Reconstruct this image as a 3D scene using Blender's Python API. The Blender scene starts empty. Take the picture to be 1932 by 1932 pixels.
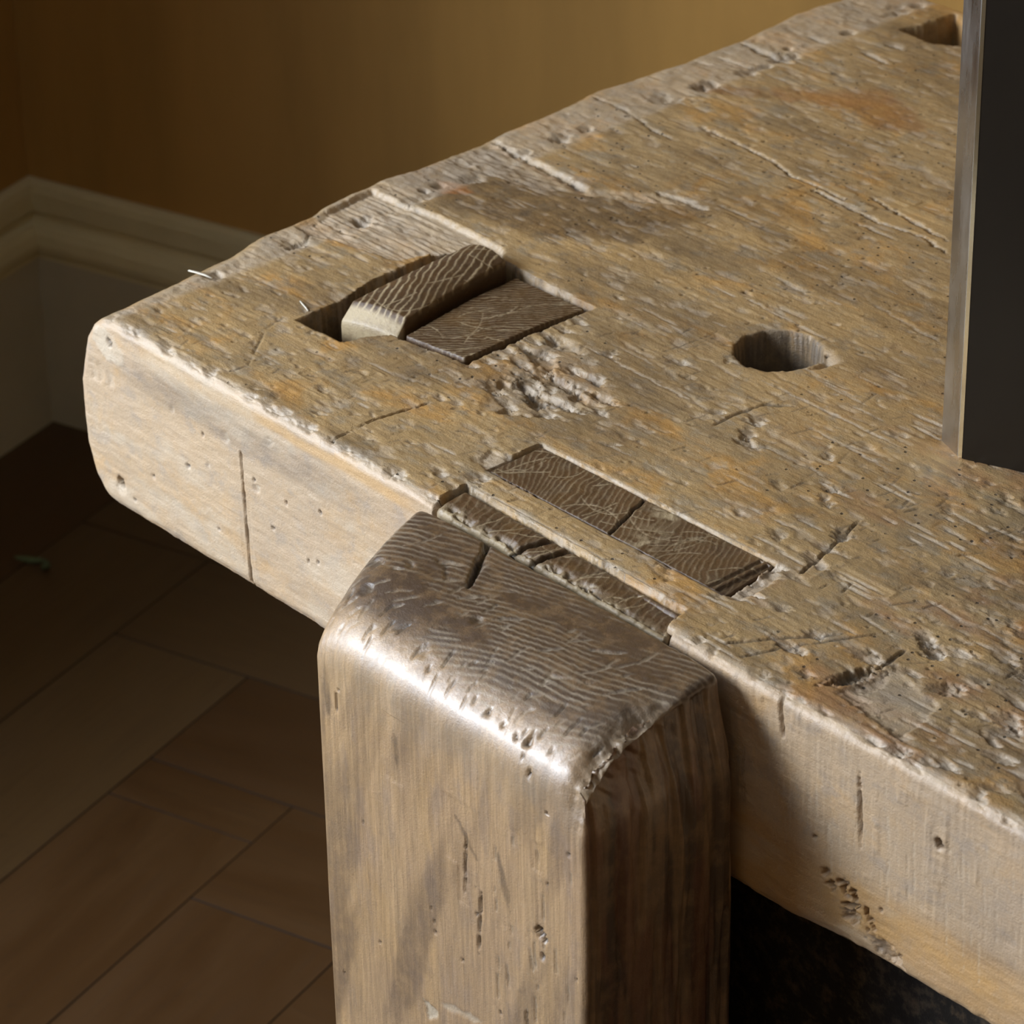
import bpy, math
import numpy as np
from mathutils import Vector, Matrix

# ------------------------------------------------------------------ camera, world, light, exposure
SC = bpy.context.scene
COL = SC.collection
SC.view_settings.view_transform = 'Standard'
SC.view_settings.look = 'None'
SC.view_settings.gamma = 1.0
SC.view_settings.use_curve_mapping = False
SC.view_settings.exposure = -0.70

EYE = Vector((0, 0, 1.70))
PITCH, ROLL = math.radians(30.032), math.radians(-1.104)
fw = Vector((0, math.cos(PITCH), -math.sin(PITCH)))
up = Vector((0, math.sin(PITCH), math.cos(PITCH)))
rt = Vector((1, 0, 0))
rt2 = rt * math.cos(ROLL) + up * math.sin(ROLL)
up2 = up * math.cos(ROLL) - rt * math.sin(ROLL)
cd = bpy.data.cameras.new('camera')
cam = bpy.data.objects.new('camera', cd)
COL.objects.link(cam)
cam.matrix_world = Matrix(((rt2.x, up2.x, -fw.x, EYE.x), (rt2.y, up2.y, -fw.y, EYE.y), (rt2.z, up2.z, -fw.z, EYE.z), (0, 0, 0, 1)))
cd.sensor_width = 36.0
cd.lens = 6702.9 / 1932 * 36
cd.clip_start = 0.05
cd.dof.use_dof = True
cd.dof.focus_distance = 1.80
cd.dof.aperture_fstop = 22
SC.camera = cam

w = bpy.data.worlds.new('world'); SC.world = w; w.use_nodes = True
w.node_tree.nodes['Background'].inputs[0].default_value = (0.66, 0.79, 1.0, 1)
w.node_tree.nodes['Background'].inputs[1].default_value = 9.0

# frames: room (corner of the two visible walls) and bench (front left corner)
RK = Vector((-0.4593, 3.1404, 0)); RU = Vector((0.8520, -0.5235, 0)); RV = Vector((0.5235, 0.8520, 0))
BO = Vector((-0.2289, 1.7852, 0)); BU = Vector((0.6581, -0.7529, 0)); BV = Vector((0.7529, 0.6581, 0))
TOPZ = 0.80
def room(u, v, z=0): return RK + RU * u + RV * v + Vector((0, 0, z))
def bench(x, y, z=0): return BO + BU * x + BV * y + Vector((0, 0, z))

SKY_DIR = (BU * -0.52 + BV * -0.75 + Vector((0, 0, 0.45))).normalized()
ld = bpy.data.lights.new('daylight', 'AREA'); ld.shape = 'RECTANGLE'; ld.size = 0.95; ld.size_y = 1.0
ld.energy = 205; ld.color = (0.94, 0.965, 1.0)
lo = bpy.data.objects.new('daylight', ld); COL.objects.link(lo)
lo.location = bench(0.35, 0.15, TOPZ) + SKY_DIR * 3.1
lo.rotation_euler = (-SKY_DIR).to_track_quat('-Z', 'Y').to_euler()

WIN = (-3.60, -1.20, .63, 2.45)                          # window opening in the left wall: v0, v1, sill, head
pd = bpy.data.lights.new('window_portal', 'AREA'); pd.shape = 'RECTANGLE'; pd.size = WIN[1] - WIN[0]; pd.size_y = WIN[3] - WIN[2]; pd.cycles.is_portal = True
po = bpy.data.objects.new('window_portal', pd); COL.objects.link(po)
po.location = room(-.27, (WIN[0] + WIN[1]) / 2, (WIN[2] + WIN[3]) / 2); po.rotation_euler = RU.to_track_quat('-Z', 'Z').to_euler()

# ------------------------------------------------------------------ numpy noise and rasters
rng = np.random.RandomState(11)
_tab = np.random.RandomState(5).rand(65536).astype(np.float32)
def vnoise(x, y, seed=0):
    xi = np.floor(x); yi = np.floor(y)
    fx = (x - xi).astype(np.float32); fy = (y - yi).astype(np.float32)
    xi = xi.astype(np.int64); yi = yi.astype(np.int64)
    fx = fx * fx * (3 - 2 * fx); fy = fy * fy * (3 - 2 * fy)
    def h(a, b): return _tab[((a * 7919 + b * 104729 + seed * 1299721) ^ (a * b * 31 + b * 17)) & 65535]
    a = h(xi, yi); b = h(xi + 1, yi); c = h(xi, yi + 1); d = h(xi + 1, yi + 1)
    return (a + (b - a) * fx) * (1 - fy) + (c + (d - c) * fx) * fy
def fbm(x, y, seed=0, o=4, g=0.5):
    s = 0; a = 1; t = 0
    for i in range(o):
        s = s + a * vnoise(x * 2 ** i + i * 13.7, y * 2 ** i + i * 7.3, seed + i); t += a; a *= g
    return s / t
def sm(a, b, x): t = np.clip((x - a) / (b - a), 0, 1); return t * t * (3 - 2 * t)

class Raster:
    """relief depth (mm, positive = sunk) and four layers of stain and painted shading (brown, pale, rust, dirt) over a flat face; units mm"""
    def __init__(s, x0, x1, y0, y1, res):
        s.x0, s.y0, s.res = x0, y0, res
        s.nx = int((x1 - x0) / res) + 1; s.ny = int((y1 - y0) / res) + 1
        s.X = (x0 + np.arange(s.nx) * res)[:, None] * np.ones((1, s.ny)); s.Y = (y0 + np.arange(s.ny) * res)[None, :] * np.ones((s.nx, 1))
        s.H = np.zeros((s.nx, s.ny), np.float32); s.T = np.zeros((4, s.nx, s.ny), np.float32)
    def win(s, x0, x1, y0, y1):
        i0 = max(0, int((x0 - s.x0) / s.res)); i1 = min(s.nx, int((x1 - s.x0) / s.res) + 2)
        j0 = max(0, int((y0 - s.y0) / s.res)); j1 = min(s.ny, int((y1 - s.y0) / s.res) + 2)
        return (slice(i0, i1), slice(j0, j1)) if i1 > i0 and j1 > j0 else None
    def tint(s, wn, m, t):
        for c in range(4):
            if t[c]: s.T[c][wn] = np.maximum(s.T[c][wn], m * t[c])
    def pit(s, x, y, rx, ry, ang, d, t=(0, .6, 0, 0), ramp=True, rag=.35):
        R = max(rx, ry) * 1.6
        wn = s.win(x - R, x + R, y - R, y + R)
        if wn is None: return
        dx = s.X[wn] - x; dy = s.Y[wn] - y
        c, n = math.cos(ang), math.sin(ang)
        a = (dx * c + dy * n) / rx; b = (-dx * n + dy * c) / ry
        q = a * a + b * b + rag * ((vnoise(s.X[wn] * .28, s.Y[wn] * 1.3, 3) - .5) * 2.6 + (vnoise(s.X[wn] * .9, s.Y[wn] * 1.9, 4) - .5) * 1.8)
        m = 1 - sm(.72, 1.0, q)
        prof = (.15 + .85 * np.clip((a + 1) / 1.5, 0, 1) ** 1.3) if ramp else 1
        s.H[wn] = np.maximum(s.H[wn], 0) * (m <= 0) + np.where(m > 0, s.H[wn] + m * prof * d, 0) if False else s.H[wn] + m * prof * d * (.7 + .6 * vnoise(s.X[wn] * .5, s.Y[wn] * 2.2, 14))
        if ramp:  # wall facing the light painted pale, slope facing away painted brown
            st_ = sm(-.15, .25, a + .5 * (vnoise(s.X[wn] * .6, s.Y[wn] * 1.6, 15) - .5)); s.tint(wn, m * st_, (0, t[1] * 1.1, t[2], t[3] * .5)); s.tint(wn, m * (1 - st_), (max(t[0], .3), t[1] * .25, t[2], t[3] + .08 * d))
        else: s.tint(wn, m, t)
    def line(s, pts, wd, d, t=(0, 0, 0, .7), one=0, wob=.8):
        """groove; one>0 : gentle on the low-y side, steep on the high-y side"""
        for k in range(len(pts) - 1):
            (xa, ya), (xb, yb) = pts[k], pts[k + 1]
            R = wd * 2 + wob + 1
            wn = s.win(min(xa, xb) - R, max(xa, xb) + R, min(ya, yb) - R, max(ya, yb) + R)
            if wn is None: continue
            X = s.X[wn]; Y = s.Y[wn]
            L = math.hypot(xb - xa, yb - ya) or 1
            ux, uy = (xb - xa) / L, (yb - ya) / L
            jx = (vnoise(X * .25, Y * .25, 9) - .5) * wob * 2 + (vnoise(X * .9, Y * .9, 8) - .5) * wob
            tt = np.clip(((X - xa) * ux + (Y - ya) * uy), 0, L)
            dx = X - xa - tt * ux; dy = Y - ya - tt * uy + jx
            r = np.sqrt(dx * dx + dy * dy)
            e0 = 1 if k > 0 else sm(0, .25, tt / L) * .85 + .15
            e1 = 1 if k < len(pts) - 2 else sm(0, .25, 1 - tt / L) * .85 + .15
            ww = wd * (e0 * e1) * (.6 + .8 * vnoise(X * .12, Y * .12, 21))
            m = 1 - sm(.35, 1, r / np.maximum(ww, .05))
            s.H[wn] = np.maximum(s.H[wn], m * d)
            s.tint(wn, m, t)
            if one:  # lit far wall of the groove painted as a pale line
                sgn = (-dx * uy + dy * ux) * (1 if one > 0 else -1)
                m2 = (1 - sm(.2, 1, np.abs(sgn - ww * .8) / (ww * .9))) * (r < ww * 3)
                s.tint(wn, m2, (0, .75, 0, 0)); s.H[wn] += m2 * d * .25
    def poly(s, P, d, t=(0, 0, 0, 0), rag=1.0, soft=1.0, add=True, frq=.35):
        xs = [p[0] for p in P]; ys = [p[1] for p in P]
        wn = s.win(min(xs) - 6, max(xs) + 6, min(ys) - 6, max(ys) + 6)
        if wn is None: return None, None
        X = s.X[wn] + (fbm(s.X[wn] * frq, s.Y[wn] * frq, 31, 3) - .5) * 2 * rag
        Y = s.Y[wn] + (fbm(s.X[wn] * frq, s.Y[wn] * frq, 37, 3) - .5) * 2 * rag
        ins = np.zeros(X.shape, bool); dist = np.full(X.shape, 1e9)
        n = len(P)
        for i in range(n):
            xa, ya = P[i]; xb, yb = P[(i + 1) % n]
            c = ((ya > Y) != (yb > Y)) & (X < (xb - xa) * (Y - ya) / ((yb - ya) or 1e-9) + xa)
            ins ^= c
            L2 = (xb - xa) ** 2 + (yb - ya) ** 2 or 1
            tt = np.clip(((X - xa) * (xb - xa) + (Y - ya) * (yb - ya)) / L2, 0, 1)
            dist = np.minimum(dist, np.hypot(X - xa - tt * (xb - xa), Y - ya - tt * (yb - ya)))
        sd = np.where(ins, dist, -dist)
        m = sm(0, soft, sd)
        if add: s.H[wn] += m * d
        else: s.H[wn] = s.H[wn] * (1 - m) + m * d
        s.tint(wn, m, t)
        return wn, sd
    def sample(s, x, y):
        fx = np.clip((x - s.x0) / s.res, 0, s.nx - 1.001); fy = np.clip((y - s.y0) / s.res, 0, s.ny - 1.001)
        i = fx.astype(int); j = fy.astype(int); a = (fx - i).astype(np.float32); b = (fy - j).astype(np.float32)
        def bi(A): return (A[..., i, j] * (1 - a) + A[..., i + 1, j] * a) * (1 - b) + (A[..., i, j + 1] * (1 - a) + A[..., i + 1, j + 1] * a) * b
        return bi(s.H), bi(s.T)

# ------------------------------------------------------------------ mesh helpers
def tagp(o, label=None, cat=None, group=None, kind=None):
    if label: o['label'] = label
    if cat: o['category'] = cat
    if group: o['group'] = group
    if kind: o['kind'] = kind
    return o
def empty(name, loc=(0, 0, 0), rot=0):
    o = bpy.data.objects.new(name, None); COL.objects.link(o); o.location = loc; o.rotation_euler = (0, 0, rot); o.empty_display_size = .05
    return o
def mesh_obj(name, V, Fq, mat, parent=None, T=None, smooth=True, mesh=None):
    if mesh is None:
        me = bpy.data.meshes.new(name)
        V = np.asarray(V, np.float32)
        if isinstance(Fq, np.ndarray):
            nf, k = Fq.shape
            me.vertices.add(len(V)); me.vertices.foreach_set('co', V.ravel())
            me.loops.add(nf * k); me.loops.foreach_set('vertex_index', Fq.ravel().astype(np.int32))
            me.polygons.add(nf); me.polygons.foreach_set('loop_start', np.arange(0, nf * k, k, dtype=np.int32))
            me.polygons.foreach_set('loop_total', np.full(nf, k, np.int32))
            me.update(calc_edges=True)
        else:
            me.from_pydata([tuple(map(float, v)) for v in V], [], Fq)
        me.polygons.foreach_set('use_smooth', np.full(len(me.polygons), smooth))
        if T is not None:
            a = me.attributes.new('tint', 'FLOAT_COLOR', 'POINT')
            a.data.foreach_set('color', np.clip(T, 0, 1).T.astype(np.float32).ravel())
        me.validate()
        if mat: me.materials.append(mat)
    else: me = mesh
    o = bpy.data.objects.new(name, me); COL.objects.link(o)
    if parent: o.parent = parent
    return o
def box_surface(faces):
    """faces: list of (axis, value, A samples, B samples, flip); welded vertices of a box-like surface"""
    Vs = []; Fs = []; off = 0
    for ax, val, A, B, flip in faces:
        na, nb = len(A), len(B)
        a, b = np.meshgrid(A, B, indexing='ij')
        P = np.zeros((na, nb, 3)); o = [i for i in range(3) if i != ax]
        P[..., ax] = val; P[..., o[0]] = a; P[..., o[1]] = b
        idx = np.arange(na * nb).reshape(na, nb) + off
        q = np.stack([idx[:-1, :-1], idx[1:, :-1], idx[1:, 1:], idx[:-1, 1:]], -1).reshape(-1, 4)
        if flip: q = q[:, ::-1]
        Vs.append(P.reshape(-1, 3)); Fs.append(q); off += na * nb
    V = np.concatenate(Vs); Fq = np.concatenate(Fs)
    key = np.round(V * 1e5).astype(np.int64)
    k1 = (key[:, 0] + 10 ** 6) * (4 * 10 ** 12) + (key[:, 1] + 10 ** 6) * (2 * 10 ** 6) + (key[:, 2] + 10 ** 6)
    _, first, inv = np.unique(k1, return_index=True, return_inverse=True)
    return V[first], inv.ravel()[Fq]
def box_faces(xs, ys, zs, skip=(), cx=None, cy=None, cz=None):
    """full box from sample arrays; cx.. coarse arrays are used for the skipped-detail faces"""
    x0, x1, y0, y1, z0, z1 = xs[0], xs[-1], ys[0], ys[-1], zs[0], zs[-1]
    cx = xs if cx is None else cx; cy = ys if cy is None else cy; cz = zs if cz is None else cz
    return [(2, z1, xs, ys, False), (1, y0, xs, zs, False), (0, x0, cy if 'l' in skip else ys, zs if 'l' not in skip else cz, True),
            (0, x1, cy if 'r' in skip else ys, cz if 'r' in skip else zs, False),
            (1, y1, cx, cz, True), (2, z0, cx, cy, True)]
def round_map(V, lo, hi, r):
    lo = np.asarray(lo); hi = np.asarray(hi); r = np.asarray(r).reshape(-1, 1) if np.ndim(r) else r
    q = np.clip(V, lo + r, hi - r); d = V - q
    n = d / np.maximum(np.linalg.norm(d, axis=1, keepdims=True), 1e-9)
    return q + n * r, n
def bevel_box(lo, hi, b=.001):
    """12-triangle box with a small chamfer on every edge (26 faces)"""
    lo = np.array(lo, float); hi = np.array(hi, float)
    V = []; idx = {}
    for sx in (0, 1):
        for sy in (0, 1):
            for sz in (0, 1):
                c = np.array([(lo, hi)[sx][0], (lo, hi)[sy][1], (lo, hi)[sz][2]])
                ins = np.array([1 - 2 * sx, 1 - 2 * sy, 1 - 2 * sz]) * b
                for a in range(3):
                    p = c + ins; p[a] = c[a]; idx[(sx, sy, sz, a)] = len(V); V.append(p)
    F = []
    for a in range(3):
        o = [i for i in range(3) if i != a]
        for s in (0, 1):
            cyc = [(0, 0), (1, 0), (1, 1), (0, 1)]
            f = []
            for p in cyc:
                k = [0, 0, 0]; k[a] = s; k[o[0]] = p[0]; k[o[1]] = p[1]; f.append(idx[(*k, a)])
            F.append(f)
        for p in ((0, 0), (1, 0), (1, 1), (0, 1)):       # edge chamfers along axis a
            k0 = [0, 0, 0]; k1 = [0, 0, 0]; k0[a] = 0; k1[a] = 1
            for k in (k0, k1): k[o[0]] = p[0]; k[o[1]] = p[1]
            F.append([idx[(*k0, o[0])], idx[(*k1, o[0])], idx[(*k1, o[1])], idx[(*k0, o[1])]])
    for sx in (0, 1):
        for sy in (0, 1):
            for sz in (0, 1): F.append([idx[(sx, sy, sz, a)] for a in range(3)])
    V = np.array(V); c = (lo + hi) / 2
    out = []
    for f in F:
        n = np.cross(V[f[1]] - V[f[0]], V[f[2]] - V[f[0]])
        out.append(f if np.dot(n, V[f].mean(0) - c) > 0 else f[::-1])
    return V, out

# ------------------------------------------------------------------ materials
class N:
    def __init__(s, name):
        s.m = bpy.data.materials.new(name); s.m.use_nodes = True; s.t = s.m.node_tree
        s.b = s.t.nodes['Principled BSDF']; s.out = s.t.nodes['Material Output']
    def n(s, kind, **kw):
        x = s.t.nodes.new(kind)
        for k, v in kw.items(): setattr(x, k, v)
        return x
    def l(s, a, b): s.t.links.new(a, b)
    def coord(s, scale=(1, 1, 1), rot=(0, 0, 0), loc=(0, 0, 0)):
        if not hasattr(s, 'tc'): s.tc = s.n('ShaderNodeTexCoord')
        mp = s.n('ShaderNodeMapping'); mp.inputs['Scale'].default_value = scale; mp.inputs['Rotation'].default_value = rot; mp.inputs['Location'].default_value = loc
        s.l(s.tc.outputs['Object'], mp.inputs['Vector']); return mp.outputs[0]
    def noise(s, vec, scale, detail=4, rough=.55, dist=0):
        x = s.n('ShaderNodeTexNoise'); x.inputs['Scale'].default_value = scale; x.inputs['Detail'].default_value = detail
        x.inputs['Roughness'].default_value = rough; x.inputs['Distortion'].default_value = dist; s.l(vec, x.inputs['Vector']); return x.outputs['Fac']
    def ramp(s, v, a, b, c0=0., c1=1.):
        x = s.n('ShaderNodeMapRange', interpolation_type='SMOOTHSTEP'); x.inputs['From Min'].default_value = a; x.inputs['From Max'].default_value = b
        x.inputs['To Min'].default_value = c0; x.inputs['To Max'].default_value = c1; s.l(v, x.inputs['Value']); return x.outputs[0]
    def mix(s, f, a, b, mode='MIX'):
        x = s.n('ShaderNodeMix', data_type='RGBA', blend_type=mode)
        for i, v in ((0, f), (6, a), (7, b)):
            if isinstance(v, (float, int)): x.inputs[i].default_value = v
            elif isinstance(v, tuple): x.inputs[i].default_value = (*v, 1)
            else: s.l(v, x.inputs[i])
        return x.outputs[2]
    def math(s, op, a, b=0.):
        x = s.n('ShaderNodeMath', operation=op)
        for i, v in enumerate((a, b)):
            if isinstance(v, (float, int)): x.inputs[i].default_value = v
            else: s.l(v, x.inputs[i])
        return x.outputs[0]
    def bump(s, h, dist, strength=1.0, prev=None):
        x = s.n('ShaderNodeBump'); x.inputs['Distance'].default_value = dist; x.inputs['Strength'].default_value = strength
        s.l(h, x.inputs['Height'])
        if prev: s.l(prev, x.inputs['Normal'])
        return x.outputs[0]

def wood(name, tan, alt, orange, grey, grain=(1, 1, 1), rough=.6, fibre=.5, relief=.0003, speck=.5, worms=0., pale=(.50, .42, .32), brown=(.075, .043, .02), rust=(.19, .06, .025), dirt=(.012, .009, .006), spec=.4, patch=1.0, scuff=0., coat=0., coat_rough=.45):
    k = N(name)
    gx, gy, gz = grain                                   # grain: low factor on the axis the fibres run along
    big = k.coord((gx, gy, gz))
    n1 = k.noise(big, 9, 5, .6, .9); n2 = k.noise(big, 26, 6, .62, .6); n3 = k.noise(big, 70, 5, .65)
    iso = k.coord((1, 1, 1)); n4 = k.noise(iso, 230, 4, .7); n6 = k.noise(iso, 850, 3, .7); n5 = k.noise(iso, 90, 5, .7)
    fc = k.coord(tuple(18 if g < 1 else 420 for g in grain)); f1 = k.noise(fc, 1, 3, .6); f2 = k.noise(fc, 2.7, 3, .6)
    c = k.mix(k.ramp(n1, .35, .65), tan, alt)
    c = k.mix(k.math('MULTIPLY', k.ramp(n2, .5, .68), .8 * patch), c, orange)
    c = k.mix(k.math('MULTIPLY', k.ramp(n3, .5, .66), .65 * patch), c, grey)
    c = k.mix(k.math('MULTIPLY', k.ramp(n5, .56, .72), .5 * speck), c, brown)
    c = k.mix(k.math('MULTIPLY', k.ramp(n4, .6, .74), .5 * speck), c, pale)
    fib = k.ramp(f1, .3, .7, 1 - fibre * .6, 1 + fibre * .35)
    c = k.mix(1., c, k.n('ShaderNodeCombineColor').outputs[0], 'MULTIPLY') if False else c
    sc = k.n('ShaderNodeVectorMath', operation='SCALE'); k.l(c, sc.inputs[0]); k.l(fib, sc.inputs['Scale']); c = sc.outputs[0]
    fib2 = k.ramp(f2, .3, .7, 1 - fibre * .45, 1 + fibre * .3)
    sc = k.n('ShaderNodeVectorMath', operation='SCALE'); k.l(c, sc.inputs[0]); k.l(fib2, sc.inputs['Scale']); c = sc.outputs[0]
    at = k.n('ShaderNodeAttribute', attribute_name='tint')
    sp = k.n('ShaderNodeSeparateColor'); k.l(at.outputs['Color'], sp.inputs[0])
    brk = k.ramp(n5, .3, .62, .65, 1.1)
    for src, col in ((sp.outputs[0], brown), (sp.outputs[2], rust), (sp.outputs[1], pale), (at.outputs['Alpha'], dirt)):
        f = k.math('MULTIPLY', src, brk); f = k.math('MINIMUM', f, 1.0)
        c = k.mix(f, c, col)
    h = k.math('ADD', k.math('MULTIPLY', f1, .35), k.math('ADD', k.math('MULTIPLY', n4, .9), k.math('MULTIPLY', f2, .35)))
    nb = k.bump(h, relief); nb = k.bump(n6, relief * .9, 1, nb)
    if scuff:                                            # short knife and saw marks across the fibres
        xc = k.coord((420, 30, 60), (0, 0, math.radians(12))); s1 = k.ramp(k.noise(xc, 1, 2, .6), .6, .7)
        nb = k.bump(s1, -.0004 * scuff, 1, nb); c = k.mix(k.math('MULTIPLY', s1, .3 * scuff), c, pale)
    if worms:
        vo = k.n('ShaderNodeTexVoronoi', feature='F1', voronoi_dimensions='2D'); vo.inputs['Scale'].default_value = 58; k.l(k.coord((1, 1, 1)), vo.inputs['Vector'])
        hole = k.ramp(vo.outputs['Distance'], .034, .056, 1., 0.)
        ge = k.n('ShaderNodeNewGeometry'); sn = k.n('ShaderNodeSeparateXYZ'); k.l(ge.outputs['Normal'], sn.inputs[0])
        gate = k.math('MULTIPLY', k.ramp(k.noise(iso, 9, 2), .48, .56), k.ramp(sn.outputs[2], .8, .9))
        hole = k.math('MULTIPLY', hole, gate); hole = k.math('MULTIPLY', hole, worms)
        c = k.mix(hole, c, dirt); nb = k.bump(hole, -.0008, 1, nb)
    k.l(c, k.b.inputs['Base Color'])
    k.l(k.ramp(n5, .3, .7, rough - .1, rough + .14), k.b.inputs['Roughness'])
    k.l(nb, k.b.inputs['Normal'])
    k.b.inputs['Specular IOR Level'].default_value = spec
    k.b.inputs['Coat Weight'].default_value = coat; k.b.inputs['Coat Roughness'].default_value = coat_rough
    return k.m

M = {}
M['top'] = wood('worn_bench_wood', (.43, .285, .125), (.36, .25, .122), (.50, .27, .075), (.29, .24, .165), (.62, 1, 1), .5, .17, .0004, 1.0, .85, spec=.5, coat=.25, rust=(.30, .13, .04))
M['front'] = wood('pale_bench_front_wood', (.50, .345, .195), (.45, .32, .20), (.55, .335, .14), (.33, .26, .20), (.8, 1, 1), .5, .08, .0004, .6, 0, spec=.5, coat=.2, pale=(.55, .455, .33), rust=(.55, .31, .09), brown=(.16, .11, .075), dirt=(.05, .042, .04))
M['endgrain'] = wood('dark_end_grain', (.115, .062, .024), (.075, .040, .017), (.15, .085, .03), (.12, .09, .055), (1, 1, 1), .5, .1, .0003, .5, 0, pale=(.44, .35, .21), patch=.6, coat=.35)
M['chop'] = wood('chop_wood', (.43, .28, .14), (.35, .225, .12), (.45, .28, .12), (.28, .20, .14), (1, 1, .28), .42, .3, .0003, .4, 0, pale=(.42, .35, .25), brown=(.075, .045, .024), patch=.7, spec=.6, coat=.85, coat_rough=.36)
M['underwood'] = wood('dim_under_bench_wood', (.26, .18, .10), (.20, .135, .075), (.28, .18, .09), (.20, .16, .11), (1, 1, .25), .7, .4, .0003, .3)
M['darkwood'] = wood('dark_old_wood', (.10, .068, .038), (.075, .05, .03), (.12, .075, .035), (.10, .085, .06), (1, 1, .25), .7, .5, .0003, .3)

def simple(name, col, rough=.6, var=.12, scale=4, metal=0., bumpd=0., col2=None, stretch=(1, 1, 1), spec=.4):
    k = N(name); n1 = k.noise(k.coord(stretch), scale, 5, .6)
    c2 = col2 or tuple(max(0, x * (1 - var * 2)) for x in col)
    k.l(k.mix(k.ramp(n1, .3, .7), c2, col), k.b.inputs['Base Color'])
    k.b.inputs['Roughness'].default_value = rough; k.b.inputs['Metallic'].default_value = metal; k.b.inputs['Specular IOR Level'].default_value = spec
    if bumpd: k.l(k.bump(k.noise(k.coord(stretch), scale * 12, 4, .6), bumpd), k.b.inputs['Normal'])
    return k.m
M['wall'] = simple('ochre_limewash', (.42, .235, .06), .85, .1, 3.0, bumpd=.0006, stretch=(3, 3, .6))
M['skirt'] = simple('cream_gloss_paint', (.66, .58, .34), .45, .08, 6)
M['board'] = simple('shaded_cream_paint', (.50, .45, .32), .5, .08, 6)  # same cream as the cap, darkened because the board catches less light
M['ceil'] = simple('white_ceiling_paint', (.7, .68, .62), .9)
M['frame'] = simple('white_window_paint', (.75, .74, .70), .4)

# floor blocks: one oiled wood, each block its own tone
k = N('oiled_parquet')
oi = k.n('ShaderNodeObjectInfo'); big = k.coord((1, .2, 1)); fine = k.coord((260, 9, 60))
n1 = k.noise(big, 14, 5, .6, .5); n2 = k.noise(fine, 1, 3, .6); n3 = k.noise(k.coord((1, 1, 1)), 40, 4, .7)
c = k.mix(k.ramp(n1, .3, .7), (.062, .030, .010), (.092, .048, .016))
c = k.mix(oi.outputs['Random'], c, (.054, .025, .009)); 
c2 = k.mix(k.ramp(oi.outputs['Random'], .55, .9), c, (.090, .054, .022))
c = k.mix(k.math('MULTIPLY', k.ramp(n2, .45, .7), .35), c2, (.05, .028, .014))
c = k.mix(k.math('MULTIPLY', k.ramp(n3, .62, .75), .5), c, (.03, .02, .012))
k.l(c, k.b.inputs['Base Color']); k.l(k.ramp(n1, .3, .7, .34, .5), k.b.inputs['Roughness'])
k.l(k.bump(n2, .0002), k.b.inputs['Normal'])
M['parquet'] = k.m
M['gap'] = simple('dark_gap_dirt', (.02, .014, .01), .9)

# metal
k = N('tarnished_steel'); vn = k.noise(k.coord((1, 1, .12)), 60, 5, .65); v2 = k.noise(k.coord((1, 1, 1)), 25, 5, .6)
k.l(k.mix(k.ramp(v2, .35, .7), (.50, .46, .38), (.62, .59, .52)), k.b.inputs['Base Color']); k.b.inputs['Metallic'].default_value = 1.
k.l(k.ramp(vn, .3, .7, .22, .38), k.b.inputs['Roughness']); M['steel'] = k.m
k = N('dark_lacquered_face'); k.l(k.mix(k.noise(k.coord((1, 1, 1)), 30, 5, .6), (.007, .005, .003), (.013, .010, .006)), k.b.inputs['Base Color'])
k.b.inputs['Roughness'].default_value = .32; M['lacquer'] = k.m
k = N('polished_brass'); k.b.inputs['Base Color'].default_value = (.75, .62, .38, 1); k.b.inputs['Metallic'].default_value = 1.; k.b.inputs['Roughness'].default_value = .22; M['brass'] = k.m
M['shaving'] = simple('fresh_shaving', (.75, .70, .58), .6)
M['leaf'] = simple('dry_green_leaf', (.10, .14, .07), .7, .15, 60)
k = N('window_glass'); tr = k.n('ShaderNodeBsdfTransparent'); gl = k.n('ShaderNodeBsdfGlossy'); gl.inputs['Roughness'].default_value = .02
mx = k.n('ShaderNodeMixShader'); mx.inputs[0].default_value = .06; k.l(tr.outputs[0], mx.inputs[1]); k.l(gl.outputs[0], mx.inputs[2]); k.l(mx.outputs[0], k.out.inputs[0]); M['glass'] = k.m

ROOM_ROT = math.atan2(RU.y, RU.x); BENCH_ROT = math.atan2(BU.y, BU.x)

# ------------------------------------------------------------------ room shell (room frame: u to the right, v into the back wall, corner at 0,0)
W_U, W_V, H_R, TH = 4.7, 4.6, 2.75, .25
def slab(name, lo, hi, mat, parent=None, b=.001, origin=None, kind='structure'):
    V, F = bevel_box(lo, hi, b); o = mesh_obj(name, V, F, mat, parent, smooth=False)
    if parent is None: o.location = RK; o.rotation_euler = (0, 0, ROOM_ROT)
    if kind and parent is None: o['kind'] = kind
    return o
def multi(name, boxes, mat, parent=None, kind='structure'):
    V = []; F = []
    for lo, hi, b in boxes:
        v, f = bevel_box(lo, hi, b); F += [[i + len(V) for i in q] for q in f]; V += list(v)
    o = mesh_obj(name, np.array(V), F, mat, parent, smooth=False)
    if parent is None: o.location = RK; o.rotation_euler = (0, 0, ROOM_ROT); o['kind'] = kind
    return o
WO = .014                                                # wall plane sits this far behind the skirting face
slab('wall_back', (-WO - TH, WO, -.02), (W_U + TH, WO + TH, H_R), M['wall'])
v0, v1, z0, z1 = WIN
multi('wall_left', [((-WO - TH, -W_V, -.02), (-WO, v0, H_R), .0005), ((-WO - TH, v1, -.02), (-WO, WO, H_R), .0005),
                    ((-WO - TH, v0, -.02), (-WO, v1, z0), .0005), ((-WO - TH, v0, z1), (-WO, v1, H_R), .0005)], M['wall'])
slab('wall_right', (W_U, -W_V, -.02), (W_U + TH, WO, H_R), M['wall'])
slab('wall_front', (-WO - TH, -W_V - TH, -.02), (W_U + TH, -W_V, H_R), M['wall'])
slab('ceiling', (-WO - TH, -W_V - TH, H_R), (W_U + TH, WO + TH, H_R + .1), M['ceil'])
floor = slab('floor', (-WO - TH, -W_V - TH, -.06), (W_U + TH, WO + TH, -.0011), M['gap'])

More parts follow.
